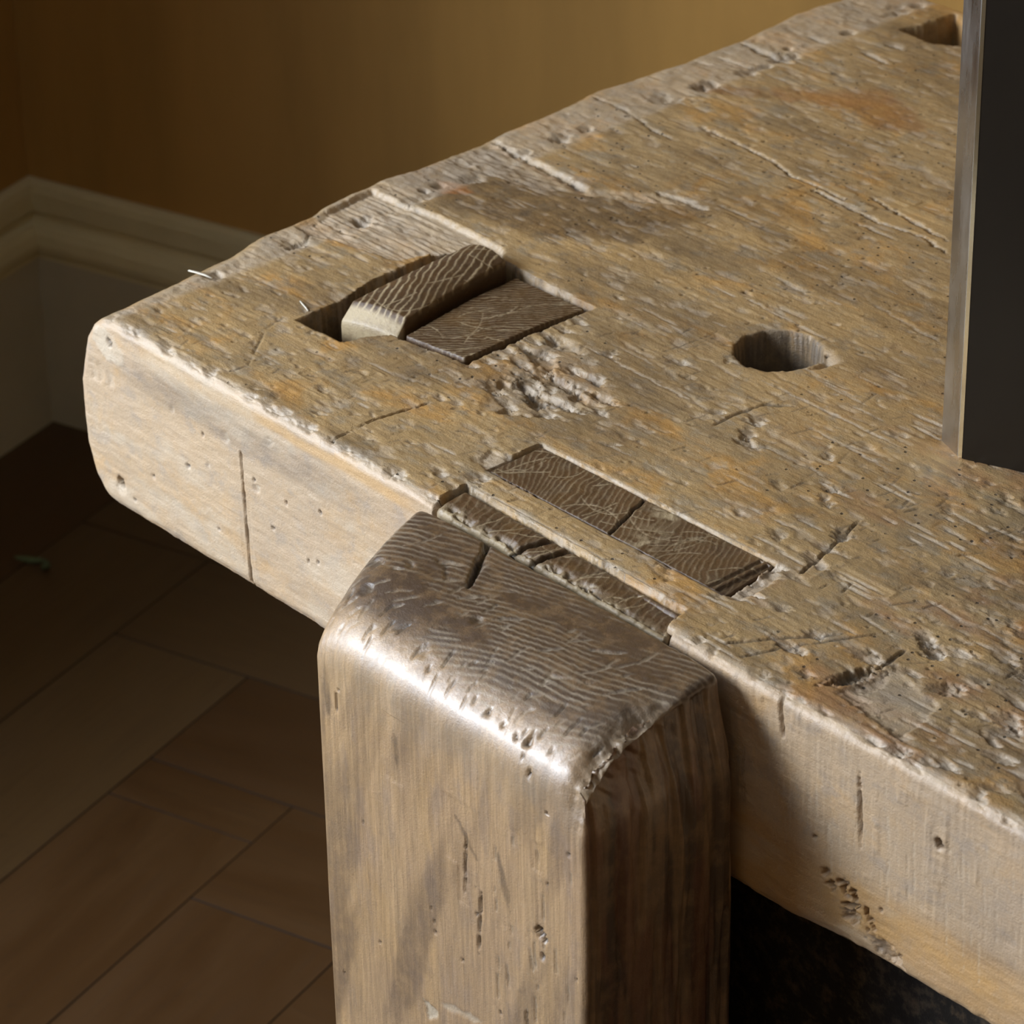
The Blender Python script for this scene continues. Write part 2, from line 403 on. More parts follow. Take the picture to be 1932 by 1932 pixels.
# window: frame, glazing bars, panes, sill board
fx = -WO - .14
wnd = multi('window_1', [((fx, v0, z0), (fx + .05, v0 + .05, z1), .002), ((fx, v1 - .05, z0), (fx + .05, v1, z1), .002),
                         ((fx, v0 + .05, z0), (fx + .05, v1 - .05, z0 + .05), .002), ((fx, v0 + .05, z1 - .05), (fx + .05, v1 - .05, z1), .002)], M['frame'])
multi('window_sill', [((-WO - TH, v0, z0 - .03), (-WO + .035, v1, z0), .003)], M['frame'], wnd)
vm = (v0 + v1) / 2
for (a, b, c, d) in ((v0 + .05, vm, z0 + .05, z1 - .05), (vm, v1 - .05, z0 + .05, z1 - .05)):
    p = multi('pane', [((fx + .022, a, c), (fx + .028, b, d), .0005)], M['glass'], wnd)
multi('glazing_bar', [((fx + .010, vm - .014, z0 + .05), (fx + .044, vm + .014, z1 - .05), .002)], M['frame'], wnd)

# skirting: moulded cap on a tall flat board, mitred in the corner
H1 = .262
prof = [(-.0005, H1), (.004, H1), (.009, H1 - .004), (.011, H1 - .012), (.011, H1 - .030), (.006, H1 - .036), (.007, H1 - .040), (.014, H1 - .044), (.018, H1 - .052), (.0195, H1 - .062), (.018, H1 - .070), (.013, H1 - .0745), (WO, H1 - .079), (WO, 0.0), (-.0005, 0.0)]
def skirting(name, along, L, far=0.):
    V = []
    for s in (0, 1):
        for (d, z) in prof:
            # d measured from the wall plane into the room
            if along == 'back': u = (-WO + d) if s == 0 else L; V.append((u, WO - d, z))
            else: v = (WO - d) if s == 0 else -L; V.append((-WO + d, v, z))
    n = len(prof); F = []
    for i in range(n):
        j = (i + 1) % n; F.append([i, j, n + j, n + i] if along == 'left' else [j, i, n + i, n + j])
    F.append(list(range(n))[::-1] if along == 'left' else list(range(n))); F.append([n + i for i in range(n)] if along == 'left' else [n + i for i in range(n)][::-1])
    o = mesh_obj(name, V, F, M['skirt'], None, smooth=False); o.location = RK; o.rotation_euler = (0, 0, ROOM_ROT); o['kind'] = 'structure'
    o.data.materials.append(M['board'])
    for p in o.data.polygons:
        if p.index == n - 3 or p.index == n - 2: p.material_index = 1
    return o
skirting('baseboard_back', 'back', W_U)
skirting('baseboard_left', 'left', W_V)

# herringbone parquet
BW, BL = .1475, .59
ulim = (0.0, W_U); vlim = (-W_V, 0.0)
def block(u0, u1, va, vb, alongv, cnt=[0]):
    ua, ub = max(u0, ulim[0]), min(u1, ulim[1]); a, b = max(va, vlim[0]), min(vb, vlim[1])
    if ub - ua < .012 or b - a < .012: return
    g = .0005; cnt[0] += 1
    cx, cy = (ua + ub) / 2, (a + b) / 2; hx, hy = (ub - ua) / 2 - g, (b - a) / 2 - g
    if not alongv: hx, hy = hy, hx
    key = (round(hx, 4), round(hy, 4))
    if key not in block.cache:
        V, F = bevel_box((-hx, -hy, -.012), (hx, hy, 0), .0003); block.cache[key] = (V, F, None)
    V, F, me = block.cache[key]
    if me is None:
        o = mesh_obj('floor_block', V, F, M['parquet'], floor, smooth=False); o.data.materials.append(M['gap'])
        for p in o.data.polygons:
            if p.normal.z < .95: p.material_index = 1
        block.cache[key] = (V, F, o.data)
    else: o = mesh_obj('floor_block', None, None, None, floor, mesh=me)
    r = rng.rand(3)
    o.location = (cx, cy, .0 + (r[0] - .5) * .0002)
    o.rotation_euler = ((r[1] - .5) * .001, (r[2] - .5) * .001, 0 if alongv else math.pi / 2)
block.cache = {}
for m_ in range(-9, 10):
    for k_ in range(-60, 61):
        ou, ov = k_ * BW + m_ * BL, -k_ * BW + m_ * BL
        if ou > W_U + 1 or ou < -1.5 or ov < -W_V - 1.5 or ov > 1.5: continue
        if k_ == 3 and m_ == 0:                          # a short repair strip closes this joint
            block(ou, ou + BW, ov - .06, ov, False); block(ou, ou + BW, ov - BL, ov - .06, True)
        else: block(ou, ou + BW, ov - BL, ov, True)
        block(ou + BW, ou + BW + BL, ov - BW, ov, False)

print('blocks', len(floor.children))
# ------------------------------------------------------------------ workbench (bench frame: x along the front edge to the right, y towards the back, z = height)
wb = empty('workbench', BO, BENCH_ROT)
tagp(wb, 'massive old joinery workbench of thick scarred pale wood with a dark leg vise jaw', 'workbench')

LN = {
'A': [(-41, 411), (-7, 411), (28, 401), (53, 400)], 'B': [(-40, 321), (14, 316), (57, 312), (64, 312)],
'C': [(42, 426), (74, 425), (109, 422), (139, 414), (161, 415), (185, 413)], 'C2': [(156, 410), (190, 407), (218, 405), (247, 409), (274, 402)],
'D2': [(202, 394), (243, 395)], 'E': [(188, 427), (209, 423), (262, 415)], 'F': [(-38, 541), (9, 538), (14, 537)], 'F2': [(-38, 498), (-19, 500)],
'F3': [(-28, 512), (3, 515)], 'G': [(-13, 580), (6, 580)], 'G2': [(31, 586), (60, 582)], 'G3': [(35, 606), (50, 606)], 'I': [(220, 310), (257, 306)],
'J': [(285, 325), (313, 321), (348, 316)], 'K': [(95, 339), (116, 343), (136, 343)], 'L': [(134, 354), (173, 353)]}
r = Raster(-60, 760, -25, 715, .5)
X, Y = r.X, r.Y
# broad wear, grain ridges, rough grain, stains, painted falloff
r.H += (fbm(X * .008, Y * .02, 1, 3) - .5) * 2.2 + (fbm(X * .02, Y * .12, 2, 3) - .5) * .7
gl_ = fbm(X * .02, Y * .55, 3, 3); r.H += sm(.5, .75, gl_) * .2
r.H += (fbm((X + Y * .6) * .22, Y * .5, 4, 4) - .5) * .6
pz = sm(.60, .74, fbm(X * .07, Y * .2, 6, 4)); r.H += pz * .55; r.T[1] = np.maximum(r.T[1], pz * .35)
br = sm(.5, .68, fbm(X * .012, Y * .03, 7, 4)); r.T[0] = np.maximum(r.T[0], br * .36)
gz = sm(.55, .7, fbm(X * .05, Y * .09, 18, 5)); r.T[3] = np.maximum(r.T[3], gz * .16)
fr = sm(300, 640, X + .25 * Y) * (.35 + .65 * sm(.38, .62, fbm(X * .02, Y * .05, 17, 4))); r.T[0] = np.maximum(r.T[0], fr * .5)  # brown patches, deepened rightward to paint in the light falloff
rs = sm(.5, .7, fbm(X * .02, Y * .045, 8, 4)) * sm(340, 560, X + 0.2 * Y); r.T[2] = np.maximum(r.T[2], rs * .5)
# right and front: more knocks and knife cuts
def scatter(n, x0, x1, y0, y1, f):
    for _ in range(n): f(x0 + rng.rand() * (x1 - x0), y0 + rng.rand() * (y1 - y0))
def chip(x, y, s=1.0):
    a = rng.rand() ** 2
    r.pit(x, y, (1.2 + 5 * a) * s, (.7 + 1.5 * a) * s, rng.randn() * .25, .35 + 1.0 * a, (0, .42 * rng.rand() + .1, 0, .3 * rng.rand()), True, .7)
scatter(260, 0, 700, 5, 260, chip)
scatter(240, 380, 720, 5, 230, lambda x, y: chip(x, y, 1.25))
scatter(90, -20, 400, 5, 110, lambda x, y: chip(x, y, .9))
scatter(70, -30, 350, 260, 680, lambda x, y: chip(x, y, .8))
scatter(30, 440, 720, 5, 130, lambda x, y: r.pit(x, y, 6 + rng.rand() * 9, 2 + rng.rand() * 3, rng.randn() * .2, 1.2 + rng.rand() * 1.2, (0, .75, .1, .1)))
def cut(x, y, L=14, w=.8, d=.9, a0=1.35, sp=.28):
    a = a0 + rng.randn() * sp; L = L * (.4 + rng.rand()); 
    r.line([(x, y), (x + math.cos(a) * L, y + math.sin(a) * L)], w * (.45 + .5 * rng.rand()), d * (.5 + rng.rand()), (0, .12, 0, .5), 0, .35)
scatter(130, 380, 720, 5, 200, cut)
scatter(70, 60, 380, 5, 130, lambda x, y: cut(x, y, 11))
scatter(40, 170, 400, 120, 240, cut)
scatter(40, 0, 500, 260, 660, lambda x, y: cut(x, y, 10, .6, .5))
scatter(90, 380, 720, 5, 260, lambda x, y: r.line([(x, y), (x + 8 + rng.rand() * 26, y + rng.randn() * 1.2)], .9, .7, (0, .55, 0, .1), 1, .4))
scatter(70, -20, 380, 10, 400, lambda x, y: r.line([(x, y), (x + 8 + rng.rand() * 30, y + rng.randn() * 1.2)], .7, .45, (0, .4, 0, .1), 1, .4))
scatter(40, -20, 380, 400, 680, lambda x, y: r.line([(x, y), (x + 10 + rng.rand() * 30, y + rng.randn() * 1.2)], .9, .5, (0, .45, 0, .1), 1, .4))
# named features
wn, sd = r.poly([(-22, 154), (-28, 221), (4, 221), (31, 225), (89, 224), (102, 212), (74, 204), (65, 183), (60, 166), (17, 159), (-4, 152)], 3.4, (0, .62, 0, 0), 1.4, 1.8)
r.H[wn] += sm(0, 5, sd) * (fbm(r.X[wn] * .06, r.Y[wn] * .9, 41, 4) - .5) * 1.8
for yy in (163, 172, 181, 194, 206, 214): r.line([(-24, yy), (10 + rng.rand() * 40, yy + 2)], .9, 3.3, (0, .6, 0, .15), 1)
r.poly([(-40, 235), (-40, 322), (17, 314), (62, 312), (126, 346), (152, 347), (145, 277), (94, 240), (28, 227)], .4, (.66, 0, 0, 0), 4, 14, frq=.08)
wn, sd = r.poly([(-60, 272), (-60, 321), (62, 313), (98, 340), (134, 345), (67, 303), (30, 287)], 1.7, (.15, .3, 0, 0), 1.5, 3)
r.H[wn] += sm(0, 4, sd) * (fbm(r.X[wn] * .12, r.Y[wn] * .6, 43, 4) - .45) * 3
r.poly([(12, 243), (24, 262), (5, 268), (-12, 256)], .2, (.2, 0, 1, 0), 3, 5, frq=.15)
r.poly([(20, 500), (87, 555), (119, 545), (100, 512), (40, 482)], .1, (0, 0, .55, 0), 8, 12, frq=.06)
r.poly([(-20, 470), (30, 500), (50, 490), (10, 462)], .1, (.4, 0, .35, 0), 6, 8, frq=.08)
r.poly([(80, 520), (120, 545), (160, 520), (120, 495)], .1, (.3, 0, .45, 0), 8, 10, frq=.08)
for nm, wd, d in (('A', 1.0, 1.6), ('B', 2.6, 3.4), ('C', 1.1, 2.2), ('C2', 1.2, 2.0), ('D2', .9, 1.3), ('E', 1.3, 2.0), ('F', 2.2, 2.2), ('F2', 1.6, 1.5), ('F3', 1.6, 1.5), ('G', 1.6, 1.5), ('G2', 2, 2), ('G3', 2, 1.6), ('I', 1.2, 1.2), ('J', 1.0, 1.0), ('K', 2.4, 1.8), ('L', 1.0, .8)):
    r.line(LN[nm], wd, d, (0, .25, 0, .35), 1, 1.2)
for f in ('F3', 'B'): r.line([(x, y - 4) for x, y in LN[f]], 1.4, 1, (0, 0, .5, .1))
# torn and chiselled patch between the planing stop and the tenon
wn, sd = r.poly([(232, 78), (205, 108), (187, 150), (192, 176), (218, 172), (243, 158), (282, 138), (264, 122), (259, 99)], .8, (.12, .18, 0, 0), 3, 6)
r.H[wn] += sm(0, 8, sd) * sm(.5, .62, fbm(r.X[wn] * .07, r.Y[wn] * .16, 47, 5)) * 3.2
for (x, y, a, b, d) in ((222, 122, 13, 6, 3.4), (240, 112, 11, 5, 3), (214, 104, 10, 5, 2.6), (236, 136, 16, 5, 3.2), (255, 118, 14, 4, 2.6), (228, 148, 10, 4, 2.2), (246, 151, 7, 4, 2.6), (205, 134, 8, 3, 2), (262, 139, 13, 3, 2.4), (218, 138, 9, 3.5, 3), (232, 98, 10, 3, 2), (256, 104, 9, 3, 1.8), (204, 152, 9, 3, 2), (272, 128, 10, 2.6, 1.8), (236, 126, 6, 3.5, 2.4)):
    r.pit(x, y, a, b, rng.randn() * .15, d, (.0, .8, 0, .15), True, .55)
for y in (112, 122, 130, 139, 147, 156, 166, 177, 190): r.pit(186 + rng.rand() * 4, y, 6.5, 2.8, .1, 1.8, (0, .8, 0, .1), True, .5)
for (x, y, s, d) in ((262, 198, 6, 2.4), (317, 172, 5, 2), (345, 168, 8, 2.4), (338, 182, 8, 2.2), (352, 160, 6, 2.2), (391, 180, 5, 2.2), (417, 155, 5, 2.4), (420, 148, 4.5, 2.2), (452, 128, 8, 3.4), (547, 85, 7, 2.4), (556, 80, 9, 2.6), (584, 60, 9, 2.6), (-3, 241, 4, 3.5), (195, 165, 5, 2), (229, 177, 5, 2), (426, 144, 5, 2), (283, 32, 8, 1.8), (72, 478, 1.6, 3), (600, 96, 8, 2.2), (620, 60, 9, 2), (265, 22, 6, 1.5)):
    r.pit(x, y, s, s * .6, rng.randn() * .4, d, (0, .8, 0, .15), True, .6)
r.pit(546, 36, 15, 5, 1.35, 4.2, (.1, .2, 0, .5), False, .5); r.pit(555, 40, 6, 12, .2, 1.2, (0, .5, .2, 0))
r.poly([(549, 20), (553, 58), (592, 48), (600, 12)], 1.2, (.12, .35, 0, 0), 2, 3)
r.line([(200, 3), (200, 17), (199, 32), (202, 51), (205, 69)], .9, 4, (0, 0, 0, .9), 0, .9)
for P, wd, d in (([(-25, 157), (-6, 156), (6, 142)], 1, 1.5), ([(70, 80), (80, 43)], .7, .8), ([(76, 58), (104, 23), (102, 12)], .9, 1.2), ([(247, 196), (250, 222), (252, 232)], 1, 1.2), ([(275, 177), (280, 208)], .9, 1),
                 ([(483, 10), (500, 38), (519, 62)], 1.5, 1.8), ([(498, 8), (508, 36), (535, 82)], 1.3, 1.6), ([(550, 50), (547, 74)], 1.5, 1.5), ([(466, 80), (457, 115), (448, 146)], 1.2, 2.6), ([(327, 160), (326, 176), (329, 197), (342, 207)], 1.5, 1.6), ([(-15, 44), (-18, 66), (2, 77)], 1, 1)):
    r.line(P, wd, d, (0, .1, 0, .6), 0, .9)
for P in ([(212, 173), (270, 171), (335, 170)], [(231, 278), (274, 276), (300, 275)], [(300, 215), (420, 214)], [(360, 196), (430, 192)]): r.line(P, .8, .6, (0, .5, 0, 0), 1, .8)
for _ in range(230):
    x = rng.rand() * 360; y = 255 + rng.rand() * 290; r.pit(x, y, .9, .9, 0, 1.2, (0, 0, 0, .75), False, .2)
for _ in range(60): r.pit(rng.rand() * 700, rng.rand() * 230, .9, .9, 0, 1.2, (0, 0, 0, .6), False, .2)
# front edge: dusty bruised arris
ed = (1 - sm(0, 9, Y + 5 * (fbm(X * .05, Y * .05, 51, 3) - .5))); r.T[1] = np.maximum(r.T[1], ed * .75); r.H += ed * (fbm(X * .12, Y * .3, 52, 4)) * 1.6
scatter(60, 0, 700, -2, 7, lambda x, y: r.pit(x, y, 3 + rng.rand() * 7, 2 + rng.rand() * 2.5, rng.randn() * .3, .8 + rng.rand() * 1.6, (0, .8, 0, .1)))
le = (1 - sm(4, 14, X + 34 * sm(0, 330, Y) * 0 + 5 * (fbm(X * .05, Y * .05, 53, 3) - .5))); r.T[1] = np.maximum(r.T[1], le * .5); r.H += le * fbm(X * .2, Y * .1, 54, 4) * 1.2
scatter(34, -6, 6, 40, 680, lambda x, y: r.pit(x, y, 3 + rng.rand() * 5, 3 + rng.rand() * 6, rng.randn() * .3, 1.2 + rng.rand() * 2.4, (0, .75, 0, .1)))
# joint recesses for the leg tenons, mortise of the planing stop, dog holes
r.poly([(280, 42), (279, 81), (449, 84), (454, 44)], 12, (0, .0, 0, 0), .5, .9, add=False)
r.poly([(284, 24.5), (450, 21.5), (462, -30), (288, -30)], 12, (0, .0, 0, 0), .5, .9, add=False)
for P in ([(278, 41), (366, 43), (455, 43)], [(283, 26), (360, 25), (450, 22.5)], [(279, 82), (449, 85)]): r.line(P, .9, .8, (0, .8, 0, 0), 0, .3)
r.poly([(276, 60), (281, 62), (281, 40), (268, 46), (266, 58)], 1.4, (0, .7, 0, 0), 1, 2)
wn, sd = r.poly([(449, 41), (464, 44), (462, 74), (450, 84)], 2.2, (0, .6, 0, 0), 2, 4)
r.poly([(80, 77), (78, 112), (70, 139), (67, 200), (100, 211), (183, 209), (184, 112), (130, 104), (122, 92), (118, 78)], 112, (0, 0, 0, .15), .7, 1.2, add=False, frq=.25)
r.poly([(79, 76), (76, 112), (69, 139), (66, 201), (100, 212), (184, 210), (185, 111), (130, 103), (122, 91), (118, 77)], 0, (.5, 0, 0, .35), .7, 1.2, frq=.25)
wn, sd = r.poly([(300, 268), (312, 270), (326, 263), (324, 247), (318, 240)], 7, (0, .7, .1, 0), 1.2, 12)
for i, (x, y) in enumerate(((290, 246.5),)):
    P = [(x + 24.5 * math.cos(t) * (1.06 if 0 < t < 1.5 else 1), y + 24.5 * math.sin(t)) for t in np.linspace(0, 2 * math.pi, 12, endpoint=False)]
    r.poly(P, 117, (.5, 0, 0, .45), .5, 2.4, add=False, frq=.2)  # brown and dirt tints paint the darkness inside the hole
    r.poly([(x + (px - x) * 1.05, y + (py - y) * 1.05) for px, py in P], 0, (.7, 0, 0, .5), 1.0, 1.5)  # tint-only ring spreads that painted shade over walls and brownish rim
    r.poly([(x + (px - x) * 1.12, y + (py - y) * 1.12) for px, py in P], 1.0, (.1, .25, 0, 0), 1.5, 4)
r.poly([(24, 629), (30, 660), (30, 676), (59, 672), (74, 655), (72, 639), (55, 628)], 112, (.0, 0, 0, .3), 1.6, 6, add=False, frq=.15)
RT = r

# front face of the slab : x, z(depth below top)
r = Raster(-60, 760, -135, 10, .5); X, Y = r.X, r.Y
r.H += (fbm(X * .01, Y * .03, 61, 3) - .5) * 2.0 + (fbm(X * .14, Y * .5, 62, 4) - .5) * .5 + (fbm(X * .03, Y * .25, 63, 3) - .5) * .5
r.T[0] = sm(.55, .75, fbm(X * .015, Y * .04, 64, 4)) * .12
r.T[1] = np.maximum(sm(.5, .7, fbm(X * .02, Y * .07, 65, 4)) * .35, .0) + .32 * (1 - sm(230, 300, X))
nb_ = 1 - sm(4, 14, np.abs(Y + 27 + 14 * (fbm(X * .02, Y * .02, 66, 3) - .5))); r.T[3] = np.maximum(r.T[3], nb_ * .34 * sm(5, 40, X) * (1 - sm(190, 270, X)) * (.4 + fbm(X * .05, Y * .09, 74, 4)))
ob = 1 - sm(1.5, 5, np.abs(Y + 10 + 7 * (fbm(X * .02, Y * .02, 67, 3) - .5))); r.T[2] = np.maximum(r.T[2], ob * .8 * sm(20, 50, X) * (1 - sm(250, 285, X)))
r.line([(124, -30), (125, -69), (126, -96), (127, -126)], 1.0, 4, (0, 0, 0, .9), 0, .8)
r.pit(6, -105, 3.2, 3.8, .3, 7, (0, 0, 0, .8), False, .3); r.pit(6, -108.5, 4.6, 4.2, .3, .8, (0, .9, 0, 0), False, .3)
for (x, y) in ((40, -87), (19, -111), (163, -53), (193, -46), (180, -82), (100, -96), (188, -79), (74, -66), (602, -90), (671, -2), (135, -50), (150, -74), (90, -40)): r.pit(x, y, 1.1, 1.3, 0, 2, (0, 0, 0, .8), False, .3)
for (x, y, s) in ((74, -66, 3), (136, -55, 4), (110, -33, 5), (62, -35, 3), (150, -20, 4), (93, -58, 2.5), (640, -33, 3)): r.pit(x, y, s, s * .7, .3, .8, (0, .8, 0, .1))
r.pit(636, -32, 2.6, 3, 0, 5, (0, 0, 0, .9), False, .6)
r.poly([(-16, -6), (4, -4), (22, -16), (20, -26), (2, -28), (-10, -18)], -.4, (0, .95, 0, 0), 2, 2.5)   # filler patch on the corner
r.pit(7, -14, 2, 3, .4, 2, (0, 0, 0, .7), False, .6)
lw = 1 - sm(0, 7, Y + 122); r.H += lw * fbm(X * .15, Y * .15, 68, 3) * 2.4; r.T[1] = np.maximum(r.T[1], lw * .4 * (X > -20))
for x in (-14, -8, 2): r.poly([(x, -30 - 24 * i) for i in (0,)] + [(x + 8, -34), (x + 7, -44), (x, -46)], .6, (0, .5, 0, 0), 2, 2)
# right part: pale scraped area with upright saw scratches, splintered lower edge
sa = sm(455, 480, X) * sm(-84, -70, Y + 8 * (fbm(X * .05, Y * .05, 69, 3) - .5)); r.T[1] = np.maximum(r.T[1] * (1 - .5 * sa), sa * .22); r.H += sa * (fbm(X * .6, Y * .04, 70, 4) - .5) * .9
for _ in range(58):
    x = 525 + rng.rand() * 200; a = -6 - rng.rand() * 55; b = a - 12 - rng.rand() * 50
    r.line([(x, a), (x + (a - b) * .07, b)], .45 + .5 * rng.rand() ** 2, .2 + .6 * rng.rand() ** 2, (0, .5, 0, .10 * rng.rand()), 0, .7)
r.line([(534, 4), (535, -10), (537, -24)], 1.6, 2.4, (0, .0, 0, .4), 0, .5); r.line([(585, -14), (588, -60)], 1.5, 2.2, (0, 0, 0, .3), 0, 1)
for _ in range(22):
    x = 556 + rng.rand() * 46; y = -66 - (x - 556) * .75 - rng.rand() * 16
    r.pit(x, y, 1.2 + rng.rand() * 2.2, 1 + rng.rand() * 2, .6, 2 + rng.rand() * 2, (0, 0, 0, .55), False, .7)
r.pit(583, -104, 7, 5, -.4, 4, (0, .5, 0, .3), True, .6); r.pit(606, -114, 12, 5, -.2, 4, (0, .1, 0, .3), True, .6)
r.T[2] = np.maximum(r.T[2], (.25 + .75 * fbm(X * .012, Y * .08, 72, 3)) * .75 * sm(455, 480, X) * sm(62, 90, -Y + 8 * (fbm(X * .06, Y * .05, 73, 3) - .5)))
r.poly([(288, 12), (284, -40), (456, -40), (462, 12)], 6, (0, .4, 0, 0), .8, 1.2)
r.T[0] = np.maximum(r.T[0], sm(440, 660, X) * (.26 + .4 * fbm(X * .03, Y * .05, 75, 3)))  # brown deepens to the right, light falloff put into the colour
RF = r

# build the slab surface
xs = np.concatenate([np.arange(0, .70, .00085), np.array([.705, .72, .75, .8, .9, 1.0, 1.2, 1.4, 1.6])])
ys = np.concatenate([np.arange(0, .29, .0009), np.arange(.29, .684, .0012), [.685]])
zs = np.linspace(-.1235, 0, 122)
cx = np.linspace(0, 1.6, 160); cy = np.linspace(0, .685, 90); cz = np.linspace(-.1235, 0, 24)
V, Fq = box_surface(box_faces(xs, ys, zs, ('r',), cx, cy, cz))
x, y, z = V.T
rad = .0060 + 0 * x
P, Nn = round_map(V, (0, 0, -.1235), (1.6, .685, 0), rad)
nz = np.clip(Nn[:, 2], 0, 1) ** 2; ny = np.clip(-Nn[:, 1], 0, 1) ** 2
# outline of the worn left end, skewed and wavy
eY = np.interp(P[:, 1], [0, .075, .157, .241, .318, .411, .544, .605, .66, .685], [.002, -.009, -.024, -.032, -.032, -.040, -.039, -.046, -.040, -.030])
eY += (fbm(P[:, 1] * 30, P[:, 2] * 0, 81, 4) - .5) * .010
wgt = 1 - sm(0, .09, P[:, 0])
cut_ = np.interp(-P[:, 2], [0, .01, .02, .05, .09, .108, .118, .1235], [0, -.012, -.019, -.028, -.028, -.022, -.013, -.004])
shift = (eY + cut_ * (1 - .5 * sm(.05, .3, P[:, 1]))) * wgt
Pm = P.copy(); Pm[:, 0] += shift
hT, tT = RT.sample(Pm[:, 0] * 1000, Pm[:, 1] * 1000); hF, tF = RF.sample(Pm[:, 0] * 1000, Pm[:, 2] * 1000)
h = (hT * nz + hF * ny) * .001
lim = (Nn[:, 2] < .9) & (hT > 20); h = np.where(lim, 0, h)
far = Pm[:, 0] > .74; h = np.where(far, 0, h)
Pm -= Nn * h[:, None]
# belly of the lower front edge
Pm[:, 2] += np.where((P[:, 2] < -.06) & (P[:, 0] > .52), .006 * sm(.53, .60, P[:, 0]) * sm(.06, .12, -P[:, 2]), 0)
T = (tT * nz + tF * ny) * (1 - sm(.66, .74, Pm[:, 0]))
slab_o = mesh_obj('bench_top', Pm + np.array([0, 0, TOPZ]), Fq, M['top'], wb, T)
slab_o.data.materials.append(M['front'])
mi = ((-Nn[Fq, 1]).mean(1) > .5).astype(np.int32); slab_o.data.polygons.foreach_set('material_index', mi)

# leg joints showing in the top: tenon and dovetail, dark end grain with pale rings
def ring_block(name, quad, ztop, zbot, step, ringdir, spacing, seed, tilt=(0, 0), dome=None, label=None, mat='endgrain', rough_h=.6, extra=None, parent=None, scr=10, palef=1.0, zfun=None, r_edge=.0012):
    """upright block whose plan is a quadrilateral (mm) and whose top shows growth rings"""
    q = np.array(quad, float) / 1000
    nu = int(np.linalg.norm(q[3] - q[0]) / step) + 2; nv = int(np.linalg.norm(q[1] - q[0]) / step) + 2
    us = np.linspace(0, 1, nu); vs = np.linspace(0, 1, nv); zz = np.linspace(0, 1, max(8, int((ztop - zbot) / .003)))
    V, Fq = box_surface(box_faces(us, vs, zz))
    u, v, t = V.T
    Lu = np.linalg.norm(q[3] - q[0]); Lv = np.linalg.norm(q[1] - q[0]); Lz = ztop - zbot
    S = np.stack([u * Lu, v * Lv, t * Lz], 1)
    P, Nn = round_map(S, (0, 0, 0), (Lu, Lv, Lz), r_edge)
    u2 = P[:, 0] / Lu; v2 = P[:, 1] / Lv
    XY = (q[0] * (1 - u2)[:, None] + q[3] * u2[:, None]) * (1 - v2)[:, None] + (q[1] * (1 - u2)[:, None] + q[2] * u2[:, None]) * v2[:, None]
    Z = zbot + P[:, 2]
    mm = XY * 1000
    a, b = ringdir
    ph = (mm[:, 0] * a + mm[:, 1] * b + 7 * (fbm(mm[:, 0] * .03, mm[:, 1] * .03, seed, 3) - .5) * 2 + 1.2 * (fbm(mm[:, 0] * .25, mm[:, 1] * .25, seed + 3, 2) - .5)) / spacing
    fr = np.abs((ph % 1) - .5) * 2
    ring = sm(.62, .9, fr)
    top = np.clip(Nn[:, 2], 0, 1) ** 2
    hh = -ring * .18 + (fbm(mm[:, 0] * .3, mm[:, 1] * .3, seed + 5, 3) - .5) * rough_h
    Tt = np.zeros((4, len(mm)), np.float32); Tt[1] = ring * .38 * top * palef * (.4 + .9 * fbm(mm[:, 0] * .06, mm[:, 1] * .06, seed + 6, 3)); Tt[0] = sm(.5, .7, fbm(mm[:, 0] * .05, mm[:, 1] * .05, seed + 8, 3)) * .5
    rr = np.random.RandomState(seed)
    lo = mm.min(0); hi = mm.max(0)
    for _ in range(scr):
        c = lo + rr.rand(2) * (hi - lo); an = rr.rand() * 1.2 + .3; L = 5 + rr.rand() * 18; cu = rr.randn() * .03
        dx = mm[:, 0] - c[0]; dy = mm[:, 1] - c[1]; al = dx * math.cos(an) + dy * math.sin(an); pr = -dx * math.sin(an) + dy * math.cos(an) - cu * al * al
        m = (1 - sm(.2, .7, np.abs(pr))) * (np.abs(al) < L) * top; hh += m * .3; Tt[1] = np.maximum(Tt[1], m * .6)
    if extra is not None: hh, Tt = extra(mm, hh, Tt, top, Z)
    if zfun is not None: Z = Z + zfun(mm, u2, v2) * sm(.0, 1, (P[:, 2] / Lz))
    Z = Z + (tilt[0] * (mm[:, 0] - lo[0]) + tilt[1] * (mm[:, 1] - lo[1])) * .001 * (P[:, 2] / Lz)
    Pf = np.stack([XY[:, 0], XY[:, 1], Z + TOPZ], 1) - Nn * (hh * np.where(top > .02, top, .3) * .001)[:, None]
    o = mesh_obj(name, Pf, Fq, M[mat], parent or wb, Tt)
    if label: o['label'] = label
    return o
def ten_extra(mm, hh, Tt, top, Z):
    x, y = mm.T
    cr = np.abs(x - (372 + (y - 40) * -.35 + 2 * (vnoise(y * .2, y * 0, 5) - .5)))
    m = (1 - sm(.4, 1.4, cr)) * top; hh = hh + m * 2.5; Tt[3] = np.maximum(Tt[3], m * .9)
    d = (1 - sm(0, 16, np.abs(x - 385 - (60 - y) * .5))) * (fbm(x * .1, y * .1, 6, 3)) * top; Tt[1] = np.maximum(Tt[1], d * .9 * sm(.36, .5, fbm(x * .12, y * .12, 9, 3)) * 1.3)
    # saw kerf near the right end
    g = (1 - sm(.6, 1.6, np.abs(x - 441))) * top; hh = hh + g * 1.4; Tt[1] = np.maximum(Tt[1], g * .3)
    g = sm(444, 446, x) * top; hh = hh + g * 1.6; Tt[3] = np.maximum(Tt[3], g * .3)
    Tt[1] *= np.where(x > 385, .75, 1)
    return hh + sm(375, 440, x) * .6 * top, Tt
ring_block('leg_tenon', [(281.5, 42.8), (280.5, 80.2), (448, 83), (452.5, 45.2)], -.0012, -.011, .0006, (.85, .5), 3.3, 101, label='dark end grain of the leg tenon with pale growth rings', extra=ten_extra, scr=26)
